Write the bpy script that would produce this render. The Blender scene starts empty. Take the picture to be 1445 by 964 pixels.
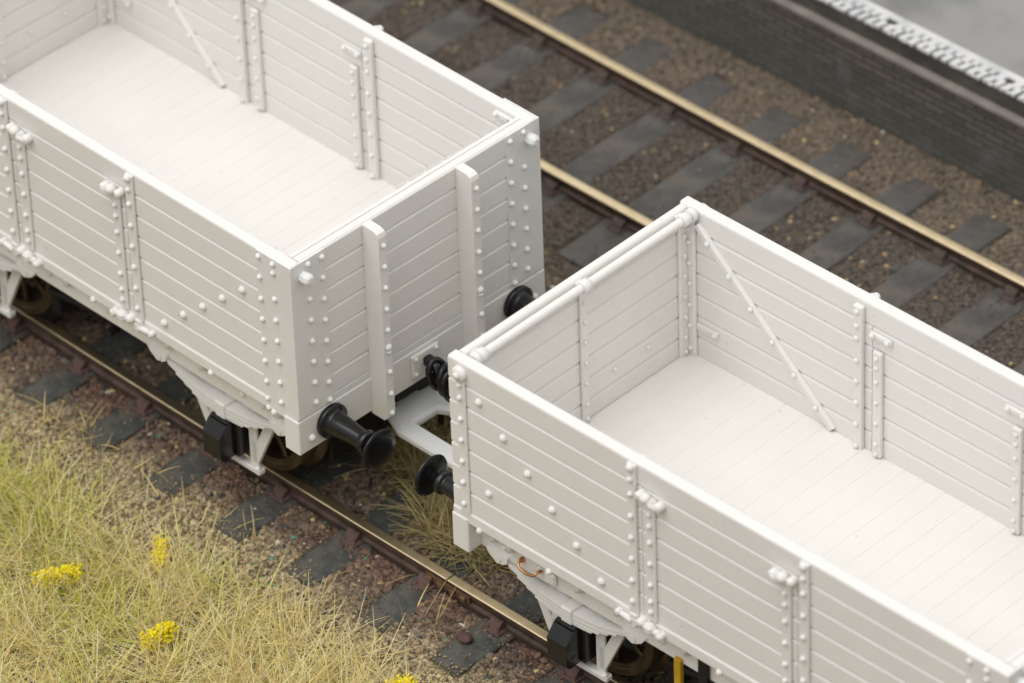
import bpy, math, random
import numpy as np
from mathutils import Matrix, Vector

random.seed(7)
rng = np.random.default_rng(11)
S = 0.1                       # builders work in model millimetres; one Blender unit = 10 mm
sc = bpy.context.scene
COL = sc.collection

# ------------------------------------------------------------------ camera
CAMPOS = np.array([345.6648, -310.0479, 385.9997])
EA, EB, EC = 0.7968, 0.9087, -0.0375
cam_d = bpy.data.cameras.new("camera")
cam = bpy.data.objects.new("camera", cam_d)
COL.objects.link(cam)
RM = Matrix.Rotation(EA, 3, 'Z') @ Matrix.Rotation(EB, 3, 'X') @ Matrix.Rotation(EC, 3, 'Z')
cam.matrix_world = Matrix.Translation(Vector(CAMPOS * S)) @ RM.to_4x4()
cam_d.sensor_width = 36.0
FPX = 9000.0
cam_d.lens = FPX / 1445.0 * 36.0
cam_d.clip_start = 1.0
cam_d.clip_end = 1000.0
RN = np.array(RM)
FOCUS = np.array([12.0, 3.0, 18.0])
cam_d.dof.use_dof = True
cam_d.dof.focus_distance = float(-((FOCUS - CAMPOS) @ RN[:, 2])) * S
cam_d.dof.aperture_fstop = 0.50
cam_d.dof.aperture_blades = 9
sc.camera = cam

# ------------------------------------------------------------------ light
w = bpy.data.worlds.new("World")
sc.world = w
w.use_nodes = True
w.node_tree.nodes["Background"].inputs[0].default_value = (1.0, 0.99, 0.972, 1)
w.node_tree.nodes["Background"].inputs[1].default_value = 1.0
# a room lit from its ceiling: brighter overhead than at the horizon
wn = w.node_tree.nodes; wl_ = w.node_tree.links
wt = wn.new("ShaderNodeTexCoord"); ws = wn.new("ShaderNodeSeparateXYZ"); wm = wn.new("ShaderNodeMapRange")
wm.inputs["From Min"].default_value = -0.05; wm.inputs["From Max"].default_value = 0.9
wm.inputs["To Min"].default_value = 0.36; wm.inputs["To Max"].default_value = 1.12
wl_.new(wt.outputs["Generated"], ws.inputs[0]); wl_.new(ws.outputs[2], wm.inputs["Value"])
wl_.new(wm.outputs[0], wn["Background"].inputs[1])

def area(name, loc, target, sx, sy, power, color):
    d = bpy.data.lights.new(name, 'AREA')
    d.shape = 'RECTANGLE'; d.size = sx; d.size_y = sy
    d.energy = power; d.color = color
    o = bpy.data.objects.new(name, d); COL.objects.link(o)
    o.location = loc
    o.rotation_euler = (Vector(target) - Vector(loc)).to_track_quat('-Z', 'Y').to_euler()
    return o
area("softbox_lamp", (-4, -62, 132), (0, 3, 0), 125, 120, 128000, (1.0, 0.985, 0.962))

sc.view_settings.view_transform = 'Standard'
sc.view_settings.look = 'None'
sc.view_settings.exposure = 0.0
sc.view_settings.gamma = 1.0
sc.cycles.max_bounces = 8
sc.cycles.diffuse_bounces = 4
sc.cycles.glossy_bounces = 3

# ------------------------------------------------------------------ materials
def mat(name, col, rough=0.5, metal=0.0, spec=0.5, sss=0.0, sss_scale=0.05, coat=0.0):
    m = bpy.data.materials.new(name); m.use_nodes = True
    b = m.node_tree.nodes["Principled BSDF"]
    b.inputs["Base Color"].default_value = (*col, 1)
    b.inputs["Roughness"].default_value = rough
    b.inputs["Metallic"].default_value = metal
    b.inputs["Specular IOR Level"].default_value = spec
    if sss:
        b.inputs["Subsurface Weight"].default_value = sss
        b.inputs["Subsurface Radius"].default_value = (1.0, 0.84, 0.70)
        b.inputs["Subsurface Scale"].default_value = sss_scale
    b.inputs["Coat Weight"].default_value = coat
    return m

def nodes(m):
    nt = m.node_tree
    return nt, nt.nodes, nt.links, nt.nodes["Principled BSDF"]

def coords(nt, scale=1.0):
    tc = nt.nodes.new("ShaderNodeTexCoord")
    mp = nt.nodes.new("ShaderNodeMapping")
    mp.inputs["Scale"].default_value = (scale,) * 3 if not isinstance(scale, tuple) else scale
    nt.links.new(tc.outputs["Object"], mp.inputs["Vector"])
    return mp.outputs["Vector"]

def noise(nt, vec, scale, detail=4, rough=0.55):
    n = nt.nodes.new("ShaderNodeTexNoise")
    n.inputs["Scale"].default_value = scale
    n.inputs["Detail"].default_value = detail
    n.inputs["Roughness"].default_value = rough
    nt.links.new(vec, n.inputs["Vector"])
    return n.outputs["Fac"]

def ramp(nt, fac, stops):
    r = nt.nodes.new("ShaderNodeValToRGB")
    el = r.color_ramp.elements
    while len(el) < len(stops): el.new(0.5)
    for e, (p, c) in zip(el, stops):
        e.position = p; e.color = (*c, 1) if len(c) == 3 else c
    nt.links.new(fac, r.inputs["Fac"])
    return r.outputs["Color"]

def bump(nt, h, strength, dist, target):
    b = nt.nodes.new("ShaderNodeBump")
    b.inputs["Strength"].default_value = strength
    b.inputs["Distance"].default_value = dist
    nt.links.new(h, b.inputs["Height"])
    nt.links.new(b.outputs["Normal"], target.inputs["Normal"])

def noisy(name, stops, scale, rough=0.7, bstr=0.4, bdist=0.02, bscale=None, detail=6, metal=0.0, spec=0.3):
    m = mat(name, (0.5, 0.5, 0.5), rough, metal, spec)
    nt, N, Lk, b = nodes(m)
    v = coords(nt)
    f = noise(nt, v, scale, detail)
    Lk.new(ramp(nt, f, stops), b.inputs["Base Color"])
    if bstr:
        bump(nt, noise(nt, v, bscale or scale * 3, 6, 0.65), bstr, bdist, b)
    return m

def attr_mat(name, rough=0.85, spec=0.2, sss=0.0, trans=0.0):
    m = mat(name, (0.5, 0.5, 0.5), rough, 0, spec)
    nt, N, Lk, b = nodes(m)
    a = N.new("ShaderNodeAttribute"); a.attribute_name = "Col"
    Lk.new(a.outputs["Color"], b.inputs["Base Color"])
    return m

def plastic(name, col, sss=0.3, rough=0.42):
    m = mat(name, col, rough, 0, 0.35, sss, 0.05)
    nt, N, Lk, b = nodes(m)
    v = coords(nt)
    # moulding marks: faint tone drift and a few specks of dust
    drift = ramp(nt, noise(nt, v, 1.3, 3), [(0.3, tuple(c * 0.965 for c in col)), (0.7, col)])
    sp = ramp(nt, noise(nt, v, 26, 1, 0.3), [(0.83, (0, 0, 0)), (0.85, (1, 1, 1))])
    mx = N.new("ShaderNodeMix"); mx.data_type = 'RGBA'
    Lk.new(sp, mx.inputs["Factor"]); Lk.new(drift, mx.inputs["A"])
    mx.inputs["B"].default_value = (0.33, 0.29, 0.25, 1)
    Lk.new(mx.outputs["Result"], b.inputs["Base Color"])
    bump(nt, noise(nt, v, 38, 3), 0.10, 0.006, b)
    return m

PW = plastic("white_plastic", (0.775, 0.758, 0.730))
PN = plastic("translucent_plastic", (0.74, 0.75, 0.745), 0.8, 0.38)
BLK = mat("black_plastic", (0.008, 0.008, 0.009), 0.24, 0, 0.5)
nt, N_, L_, b_ = nodes(BLK)
bump(nt, noise(nt, coords(nt), 30, 3), 0.12, 0.006, b_)
DARK = mat("chassis_black", (0.014, 0.013, 0.012), 0.6, 0, 0.3)
def dusty(m, col, scale, lo, hi):
    nt, N, Lk, b = nodes(m)
    src = b.inputs["Base Color"].links[0].from_socket
    f = ramp(nt, noise(nt, coords(nt), scale, 6, 0.7), [(lo, (0, 0, 0)), (hi, (1, 1, 1))])
    mx = N.new("ShaderNodeMix"); mx.data_type = 'RGBA'
    Lk.new(f, mx.inputs["Factor"]); Lk.new(src, mx.inputs["A"]); mx.inputs["B"].default_value = (*col, 1)
    Lk.new(mx.outputs["Result"], b.inputs["Base Color"])
YEL = noisy("lever_yellow", [(0.3, (0.42, 0.25, 0.012)), (0.7, (0.55, 0.34, 0.02))], 6, 0.45, 0.15)
COP = mat("copper_wire", (0.62, 0.30, 0.13), 0.3, 1.0)
WHEEL = noisy("wheel_bronze", [(0.3, (0.065, 0.047, 0.025)), (0.7, (0.14, 0.10, 0.053))], 5, 0.38, 0.2, metal=0.5)
RAILTOP = noisy("rail_metal", [(0.3, (0.74, 0.60, 0.38)), (0.7, (0.88, 0.73, 0.48))], 8, 0.40, 0.10, 0.01, 40, metal=1.0)
RAILSIDE = noisy("rail_rust", [(0.3, (0.045, 0.029, 0.023)), (0.7, (0.11, 0.068, 0.052))], 7, 0.55, 0.4, 0.02)
CHAIR = noisy("chair_rust", [(0.3, (0.085, 0.050, 0.043)), (0.7, (0.16, 0.095, 0.08))], 9, 0.75, 0.5, 0.03)
CHAIRF = noisy("chair_dusty", [(0.3, (0.06, 0.045, 0.038)), (0.7, (0.12, 0.085, 0.07))], 6, 0.8, 0.4, 0.03)
FISH = noisy("fishplate_brown", [(0.3, (0.09, 0.05, 0.025)), (0.7, (0.20, 0.115, 0.055))], 10, 0.6, 0.4, 0.02)
SLEEP = noisy("sleeper_slate", [(0.25, (0.042, 0.047, 0.044)), (0.55, (0.070, 0.075, 0.071)), (0.8, (0.12, 0.118, 0.105))], 5, 0.72, 0.5, 0.03, 22, spec=0.25)
SLEEPF = noisy("sleeper_grey", [(0.25, (0.062, 0.060, 0.057)), (0.75, (0.130, 0.123, 0.115))], 3, 0.8, 0.5, 0.03, 18, spec=0.2)
dusty(SLEEP, (0.165, 0.145, 0.115), 3.2, 0.44, 0.74)
dusty(SLEEPF, (0.13, 0.105, 0.085), 2.2, 0.5, 0.72)
dusty(CHAIR, (0.10, 0.085, 0.075), 6.0, 0.48, 0.7)
STONE = attr_mat("ballast_stone", 0.82, 0.22)
GRASS = attr_mat("grass_fibre", 0.6, 0.25)
nt, N_, L_, b_ = nodes(GRASS)
tr_ = N_.new("ShaderNodeBsdfTranslucent"); mxs_ = N_.new("ShaderNodeMixShader"); mxs_.inputs[0].default_value = 0.4
at_ = [n for n in N_ if n.type == 'ATTRIBUTE'][0]
L_.new(at_.outputs["Color"], tr_.inputs["Color"])
L_.new(b_.outputs[0], mxs_.inputs[1]); L_.new(tr_.outputs[0], mxs_.inputs[2])
L_.new(mxs_.outputs[0], [n for n in N_ if n.type == 'OUTPUT_MATERIAL'][0].inputs["Surface"])
FLOWER = noisy("flower_yellow", [(0.3, (0.66, 0.53, 0.008)), (0.7, (0.88, 0.75, 0.02))], 12, 0.8, 0.0)
PEB = noisy("pebble_brown", [(0.3, (0.06, 0.035, 0.03)), (0.7, (0.16, 0.09, 0.075))], 14, 0.7, 0.5, 0.03)

# ground: earth that turns from brown track bed to paler sandy verge with y (world position of the dirt itself)
GROUND = mat("ground_earth", (0.1, 0.08, 0.06), 0.95, 0, 0.15)
nt, N_, L_, b_ = nodes(GROUND)
v_ = coords(nt)
c1 = ramp(nt, noise(nt, v_, 3.0, 8, 0.65), [(0.25, (0.035, 0.026, 0.020)), (0.5, (0.085, 0.065, 0.048)), (0.75, (0.17, 0.135, 0.09))])
c2 = ramp(nt, noise(nt, v_, 4.0, 8, 0.65), [(0.25, (0.10, 0.075, 0.04)), (0.5, (0.24, 0.19, 0.10)), (0.75, (0.42, 0.34, 0.20))])
sp_ = N_.new("ShaderNodeSeparateXYZ"); L_.new(v_, sp_.inputs[0])
wob = N_.new("ShaderNodeMath"); wob.operation = 'MULTIPLY_ADD'; wob.inputs[1].default_value = 0.9
L_.new(noise(nt, v_, 0.8, 3), wob.inputs[0]); L_.new(sp_.outputs[1], wob.inputs[2])
mr_ = N_.new("ShaderNodeMapRange"); mr_.inputs["From Min"].default_value = 0.95; mr_.inputs["From Max"].default_value = 0.1
L_.new(wob.outputs[0], mr_.inputs["Value"])
mg_ = N_.new("ShaderNodeMix"); mg_.data_type = 'RGBA'
L_.new(mr_.outputs[0], mg_.inputs["Factor"]); L_.new(c1, mg_.inputs["A"]); L_.new(c2, mg_.inputs["B"])
L_.new(mg_.outputs["Result"], b_.inputs["Base Color"])
bump(nt, noise(nt, v_, 16, 8, 0.7), 0.8, 0.06, b_)

BRICK = mat("brick_dark", (0.1, 0.09, 0.08), 0.85, 0, 0.2)
nt, N_, L_, b_ = nodes(BRICK)
tc = N_.new("ShaderNodeTexCoord")
sx_ = N_.new("ShaderNodeSeparateXYZ"); L_.new(tc.outputs["Object"], sx_.inputs[0])
cx_ = N_.new("ShaderNodeCombineXYZ"); L_.new(sx_.outputs[0], cx_.inputs[0]); L_.new(sx_.outputs[2], cx_.inputs[1])
bt = N_.new("ShaderNodeTexBrick")
bt.inputs["Scale"].default_value = 1.0
bt.inputs["Brick Width"].default_value = 0.27
bt.inputs["Row Height"].default_value = 0.088
bt.inputs["Mortar Size"].default_value = 0.012
bt.inputs["Color1"].default_value = (0.095, 0.083, 0.076, 1)
bt.inputs["Color2"].default_value = (0.155, 0.130, 0.118, 1)
bt.inputs["Mortar"].default_value = (0.055, 0.054, 0.050, 1)
L_.new(cx_.outputs[0], bt.inputs["Vector"])
gz = N_.new("ShaderNodeMapRange")       # algae grows on the damp lower courses
gz.inputs["From Min"].default_value = 0.75; gz.inputs["From Max"].default_value = -0.1
L_.new(sx_.outputs[2], gz.inputs["Value"])
nz = noise(nt, tc.outputs["Object"], 1.3, 5)
ml = N_.new("ShaderNodeMath"); ml.operation = 'MULTIPLY'
L_.new(gz.outputs[0], ml.inputs[0]); L_.new(nz, ml.inputs[1])
m1 = N_.new("ShaderNodeMix"); m1.data_type = 'RGBA'
L_.new(ml.outputs[0], m1.inputs["Factor"]); L_.new(bt.outputs["Color"], m1.inputs["A"])
m1.inputs["B"].default_value = (0.088, 0.098, 0.080, 1)
st = ramp(nt, noise(nt, tc.outputs["Object"], 2.2, 4), [(0.55, (0, 0, 0)), (0.75, (0.5, 0.5, 0.5))])
m2 = N_.new("ShaderNodeMix"); m2.data_type = 'RGBA'
L_.new(st, m2.inputs["Factor"]); L_.new(m1.outputs["Result"], m2.inputs["A"])
m2.inputs["B"].default_value = (0.17, 0.17, 0.18, 1)
L_.new(m2.outputs["Result"], b_.inputs["Base Color"])
bump(nt, bt.outputs["Fac"], -0.6, 0.02, b_)

LEDGE = noisy("ledge_stone", [(0.3, (0.16, 0.15, 0.13)), (0.7, (0.27, 0.25, 0.22))], 3, 0.85, 0.4, 0.03)
RECESS = noisy("recess_shade_joint", [(0.3, (0.05, 0.046, 0.042)), (0.7, (0.10, 0.092, 0.085))], 3, 0.9, 0.4, 0.03)  # shadow under the edging painted as a dark tone; also the dark sett joints
TARMAC = noisy("platform_tarmac", [(0.3, (0.18, 0.178, 0.172)), (0.5, (0.265, 0.262, 0.255)), (0.75, (0.30, 0.297, 0.29))], 0.9, 0.85, 0.3, 0.02, 24)
WPAINT = noisy("edge_white_paint", [(0.25, (0.40, 0.41, 0.42)), (0.5, (0.58, 0.58, 0.585)), (0.8, (0.68, 0.68, 0.67))], 2.2, 0.7, 0.3, 0.02)

# ------------------------------------------------------------------ mesh builder
class MB:
    def __init__(self, xf=None, flip=False):
        self.v = []; self.f = []; self.s = []; self.xf = xf; self.flip = flip
    def shifted(self, d):
        o = self; f0 = o.xf
        n = MB((lambda x, y, z: f0(x + d, y, z)) if f0 else (lambda x, y, z: (x + d, y, z)), o.flip)
        n.v, n.f, n.s = o.v, o.f, o.s
        return n
    def add(self, vs, fs, smooth=False):
        b = len(self.v)
        for p in vs:
            self.v.append(self.xf(*p) if self.xf else tuple(p))
        for f in fs:
            t = [b + i for i in f]
            self.f.append(t[::-1] if self.flip else t); self.s.append(smooth)
    def box(self, x0, x1, y0, y1, z0, z1, c=0.06):
        c = min(c, (x1 - x0) * .45, (y1 - y0) * .45, (z1 - z0) * .45)
        lo = (x0, y0, z0); hi = (x1, y1, z1)
        vs = []; idx = {}
        for sx in (0, 1):
            for sy in (0, 1):
                for sz in (0, 1):
                    s = (sx, sy, sz)
                    for a in range(3):
                        p = []
                        for k in range(3):
                            base = hi[k] if s[k] else lo[k]
                            if k != a: base += -c if s[k] else c
                            p.append(base)
                        idx[(s, a)] = len(vs); vs.append(p)
        fs = []
        def orient(f):
            P = [np.array(vs[i]) for i in f]
            n = np.cross(P[1] - P[0], P[2] - P[0])
            ctr = np.array([(x0 + x1) / 2, (y0 + y1) / 2, (z0 + z1) / 2])
            m = sum(P) / len(P)
            return f if n @ (m - ctr) > 0 else f[::-1]
        for a in range(3):
            o = [k for k in range(3) if k != a]
            for v in (0, 1):
                q = []
                for (i, j) in ((0, 0), (1, 0), (1, 1), (0, 1)):
                    s = [0, 0, 0]; s[a] = v; s[o[0]] = i; s[o[1]] = j
                    q.append(idx[(tuple(s), a)])
                fs.append(orient(q))
            for i in (0, 1):
                for j in (0, 1):
                    s0 = [0, 0, 0]; s0[o[0]] = i; s0[o[1]] = j
                    s1 = list(s0); s1[a] = 1
                    s0, s1 = tuple(s0), tuple(s1)
                    fs.append(orient([idx[(s0, o[0])], idx[(s1, o[0])], idx[(s1, o[1])], idx[(s0, o[1])]]))
        for sx in (0, 1):
            for sy in (0, 1):
                for sz in (0, 1):
                    s = (sx, sy, sz)
                    fs.append(orient([idx[(s, 0)], idx[(s, 1)], idx[(s, 2)]]))
        self.add(vs, fs)
    def prism(self, prof, axis, a, b, smooth=False, cap=True):
        # prof: closed 2-D polygon; axis 'x': (y,z), 'y': (x,z), 'z': (x,y)
        n = len(prof)
        def P(t, q):
            return {'x': (t, q[0], q[1]), 'y': (q[0], t, q[1]), 'z': (q[0], q[1], t)}[axis]
        vs = [P(a, q) for q in prof] + [P(b, q) for q in prof]
        ar = sum(prof[i][0] * prof[(i + 1) % n][1] - prof[(i + 1) % n][0] * prof[i][1] for i in range(n))
        ccw = ar > 0
        if axis == 'y': ccw = not ccw
        fs = []
        for i in range(n):
            j = (i + 1) % n
            q = [i, j, n + j, n + i]
            fs.append(q if ccw else q[::-1])
        self.add(vs, fs, smooth)
        if cap:
            c0 = list(range(n)); c1 = [n + i for i in range(n)]
            self.add(vs, [c0[::-1] if ccw else c0, c1 if ccw else c1[::-1]])
    def rev(self, p0, axis, prof, n=20, smooth=True):
        # revolve (t, r) pairs about axis through p0
        ax = np.array(axis, float); ax /= np.linalg.norm(ax)
        u = np.cross(ax, (0, 0, 1.0)) if abs(ax[2]) < .9 else np.cross(ax, (1.0, 0, 0))
        u /= np.linalg.norm(u); v = np.cross(ax, u)
        p0 = np.array(p0, float)
        vs = []
        for t, r in prof:
            for k in range(n):
                a = 2 * math.pi * k / n
                vs.append(tuple(p0 + ax * t + u * (r * math.cos(a)) + v * (r * math.sin(a))))
        fs = []
        for i in range(len(prof) - 1):
            for k in range(n):
                j = (k + 1) % n
                fs.append([i * n + k, i * n + j, (i + 1) * n + j, (i + 1) * n + k])
        self.add(vs, fs, smooth)
        m = (len(prof) - 1) * n
        self.add(vs, [[k for k in range(n)][::-1], [m + k for k in range(n)]])
    def cyl(self, p0, p1, r0, r1=None, n=12, smooth=True):
        r1 = r0 if r1 is None else r1
        d = np.array(p1, float) - np.array(p0, float)
        self.rev(p0, d, [(0, r0), (float(np.linalg.norm(d)), r1)], n, smooth)
    def dome(self, p, nrm, r, h=None, n=10):
        h = h or r * 0.85
        self.rev(p, nrm, [(-.05, r), (h * .35, r * .97), (h * .7, r * .72), (h * .93, r * .35), (h, r * .06)], n, True)
    def tube(self, pts, r, n=8, closed=False):
        P = [np.array(p, float) for p in pts]; m = len(P)
        vs = []; fs = []
        for i in range(m):
            a = P[(i - 1) % m] if (closed or i > 0) else P[i]
            b = P[(i + 1) % m] if (closed or i < m - 1) else P[i]
            t = b - a; t /= np.linalg.norm(t)
            if i == 0:
                u = np.cross(t, (0.12, 0.33, 1.0)); u /= np.linalg.norm(u)
            else:
                u = u - t * (u @ t); u /= np.linalg.norm(u)
            v = np.cross(t, u)
            rr = r[i] if isinstance(r, (list, tuple)) else r
            for k in range(n):
                q = 2 * math.pi * k / n
                vs.append(tuple(P[i] + u * rr * math.cos(q) + v * rr * math.sin(q)))
        for i in range(m if closed else m - 1):
            i2 = (i + 1) % m
            for k in range(n):
                j = (k + 1) % n
                fs.append([i * n + k, i * n + j, i2 * n + j, i2 * n + k])
        self.add(vs, fs, True)
        if not closed:
            self.add(vs, [[k for k in range(n)][::-1], [(m - 1) * n + k for k in range(n)]])
    def build(self, name, m, parent=None, off=(0, 0, 0)):
        me = bpy.data.meshes.new(name)
        o3 = off
        me.from_pydata([((p[0] - o3[0]) * S, (p[1] - o3[1]) * S, (p[2] - o3[2]) * S) for p in self.v], [], self.f)
        me.polygons.foreach_set("use_smooth", self.s)
        me.materials.append(m)
        me.validate(); me.update()
        o = bpy.data.objects.new(name, me); COL.objects.link(o)
        if parent: o.parent = parent
        return o

def thing(name, label, cat, loc=(0, 0, 0), rz=0.0, group=None):
    o = bpy.data.objects.new(name, None); COL.objects.link(o)
    o.empty_display_size = 0.3
    o.location = [c * S for c in loc]; o.rotation_euler = (0, 0, rz)
    o["label"] = label; o["category"] = cat
    if group: o["group"] = group
    return o
def tag(o, label, cat, group=None):
    o["label"] = label; o["category"] = cat
    if group: o["group"] = group
    return o
def dup(root):
    r = root.copy(); COL.objects.link(r)
    for ch in list(root.children):
        c = ch.copy(); COL.objects.link(c); c.parent = r
        for g in ch.children:
            d = g.copy(); COL.objects.link(d); d.parent = c
    return r

# ------------------------------------------------------------------ track geometry
L, W, H = 65.6, 32.0, 33.75
GAP = 19.6
YR, Y0, KC = 15.251, -0.0054, 0.0004
def near_y(x): return YR + Y0 * x + KC / 2 * x * x
def near_a(x): return Y0 + KC * x
FT, FA, FK = 68.1513, 0.0095, 0.0004
def far_y(x): return FT + FA * x + FK / 2 * x * x
def far_a(x): return FA + FK * x
ZB = -2.22            # ballast level below rail top
ZS = -1.95            # sleeper top

# ------------------------------------------------------------------ setting: ground
def vnoise(x, y, sc_, seed=0):
    x = np.asarray(x) / sc_; y = np.asarray(y) / sc_
    xi = np.floor(x).astype(int); yi = np.floor(y).astype(int)
    fx = x - xi; fy = y - yi
    fx = fx * fx * (3 - 2 * fx); fy = fy * fy * (3 - 2 * fy)
    def h(a, b):
        n = (a * 374761393 + b * 668265263 + seed * 974634777) & 0x7fffffff
        n = ((n ^ (n >> 13)) * 1274126177) & 0x7fffffff
        return (n % 100003) / 100003.0
    return (h(xi, yi) * (1 - fx) + h(xi + 1, yi) * fx) * (1 - fy) + (h(xi, yi + 1) * (1 - fx) + h(xi + 1, yi + 1) * fx) * fy

def ground_z(x, y):
    base = ZB + 0.35 * (vnoise(x, y, 5.0, 1) - .5) + 0.25 * (vnoise(x, y, 2.0, 2) - .5)
    y = np.asarray(y)
    verge = np.clip((-1.0 - y) / 22.0, 0, 1)           # the verge falls away a little from the track bed
    return base - 1.2 * verge

xs = np.linspace(-300, 300, 401); ys = np.linspace(-220, 320, 361)
gx, gy = np.meshgrid(xs, ys)
gz_ = ground_z(gx, gy)
vs = np.stack([gx.ravel() * S, gy.ravel() * S, gz_.ravel() * S], 1)
nx, ny = len(xs), len(ys)
ii = (np.arange(ny - 1)[:, None] * nx + np.arange(nx - 1)[None, :]).ravel()
quads = np.stack([ii, ii + 1, ii + 1 + nx, ii + nx], 1)

def np_mesh(name, V, F, m, col=None, smooth=False):
    me = bpy.data.meshes.new(name)
    k = F.shape[1]
    me.vertices.add(len(V)); me.vertices.foreach_set("co", np.ascontiguousarray(V, dtype=np.float32).ravel())
    me.loops.add(F.size); me.loops.foreach_set("vertex_index", np.ascontiguousarray(F, dtype=np.int32).ravel())
    me.polygons.add(len(F))
    me.polygons.foreach_set("loop_start", np.arange(0, F.size, k, dtype=np.int32))
    me.polygons.foreach_set("loop_total", np.full(len(F), k, dtype=np.int32))
    me.polygons.foreach_set("use_smooth", np.full(len(F), smooth, dtype=bool))
    if col is not None:
        a = me.color_attributes.new("Col", 'FLOAT_COLOR', 'POINT')
        c4 = np.ones((len(V), 4), dtype=np.float32); c4[:, :3] = col
        a.data.foreach_set("color", c4.ravel())
    me.materials.append(m); me.update(calc_edges=True); me.validate()
    o = bpy.data.objects.new(name, me); COL.objects.link(o)
    return o
g = np_mesh("ground", vs, quads, GROUND, smooth=True); g["kind"] = "structure"

# ------------------------------------------------------------------ platform
PLA = 0.0145
plat = thing("station_platform", "grey surfaced platform with dark brick wall and white slatted edge behind the far track", "platform",
             (0, 89.1, 0), PLA)
b = MB(); b.box(-260, 260, 0, 3.0, -4.5, 7.2, .05); b.build("brick_wall", BRICK, plat)
b = MB(); b.box(-260, 260, -.35, 3.0, 7.203, 7.85, .12); b.build("ledge", LEDGE, plat)
b = MB(); b.box(-260, 260, .5, 3.0, 7.853, 9.6, .05); b.build("recessed_course", RECESS, plat)  # band coloured dark to carry the shade under the edging
b = MB(); b.box(-260, 260, .42, 3.3, 9.603, 9.8, .05); b.build("edge_bed", RECESS, plat)
b = MB()
x = -120.0
while x < 120:
    # setts laid skew: a front row split by slots, a bonded middle, a back row with offset slots
    pw = 2.25; sk = .22
    def sett(xa, xb, ya, yb, z, jit=.1):
        q = [(xa + random.uniform(-jit, jit) + sk * ya, ya + random.uniform(-jit, jit)), (xb + random.uniform(-jit, jit) + sk * ya, ya + random.uniform(-jit, jit)),
             (xb + random.uniform(-jit, jit) + sk * yb, yb + random.uniform(-jit, jit)), (xa + random.uniform(-jit, jit) + sk * yb, yb + random.uniform(-jit, jit))]
        b.prism(q, 'z', 9.85, z)
    sett(x, x + .72, .40, 1.55, 10.20 + random.uniform(-.03, .03))
    sett(x + 1.16, x + 1.82, .40, 1.60, 10.20 + random.uniform(-.03, .03))
    if random.random() < .65: sett(x - .05, x + 1.5, 1.30, 1.72, 10.165 + random.uniform(-.02, .02))
    if random.random() < .5: sett(x + .7, x + 1.2, .38, .62, 10.1)
    sett(x + .22, x + 1.12, 1.66, 2.52, 10.19 + random.uniform(-.03, .03))
    if random.random() < .75: sett(x + 1.42, x + 2.1, 1.78, 2.5, 10.185 + random.uniform(-.03, .02))
    x += pw
b.box(-120, 120, 2.45, 3.35, 9.85, 10.215, .1)
b.build("white_edging", WPAINT, plat)
b = MB(); b.box(-260, 260, 3.355, 200, 2.0, 10.16, .05); b.build("tarmac_surface", TARMAC, plat)

# ------------------------------------------------------------------ tracks
def rail_mesh(cy, ca, off, x0, x1, top):
    # bullhead rail swept along the curve; polished running surface or the rusty rest
    if top:
        prof = [(-.50, -.14), (.50, -.14), (.50, -.07), (.44, -.02), (.25, 0), (-.25, 0), (-.44, -.02), (-.50, -.07)]
    else:
        prof = [(-.42, -2.0), (.42, -2.0), (.46, -1.55), (.17, -1.35), (.17, -.75), (.48, -.55), (.48, -.143), (-.48, -.143), (-.48, -.55), (-.17, -.75), (-.17, -1.35), (-.46, -1.55)]
    n = max(2, int((x1 - x0) / 4))
    b = MB(); k = len(prof); vs = []; fs = []
    for i in range(n + 1):
        x = x0 + (x1 - x0) * i / n
        a = ca(x)
        for (u, z) in prof:
            o = off + u
            vs.append((x - o * math.sin(a), cy(x) + o * math.cos(a), z))
    for i in range(n):
        for j in range(k):
            j2 = (j + 1) % k
            fs.append([i * k + j, (i + 1) * k + j, (i + 1) * k + j2, i * k + j2])
    fs.append(list(range(k))); fs.append([n * k + j for j in range(k)][::-1])
    b.add(vs, [f[::-1] for f in fs])
    return b

def chair_mb(side, key):
    b = MB()
    b.box(-1.05, 1.05, -1.75, 1.75, ZS - .05, ZS + .3, .12)
    for s in (-1, 1):
        b.prism([(s * .5, ZS + .2), (s * 1.45, ZS + .2), (s * 1.2, ZS + .65), (s * .75, ZS + 1.05), (s * .5, ZS + 1.05)], 'x', -.7, .7)
        for xx in (-.62, .62):
            b.dome((xx * 1.05, s * 1.45, ZS + .3), (0, 0, 1), .24, .22, 8)
    return b

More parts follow.
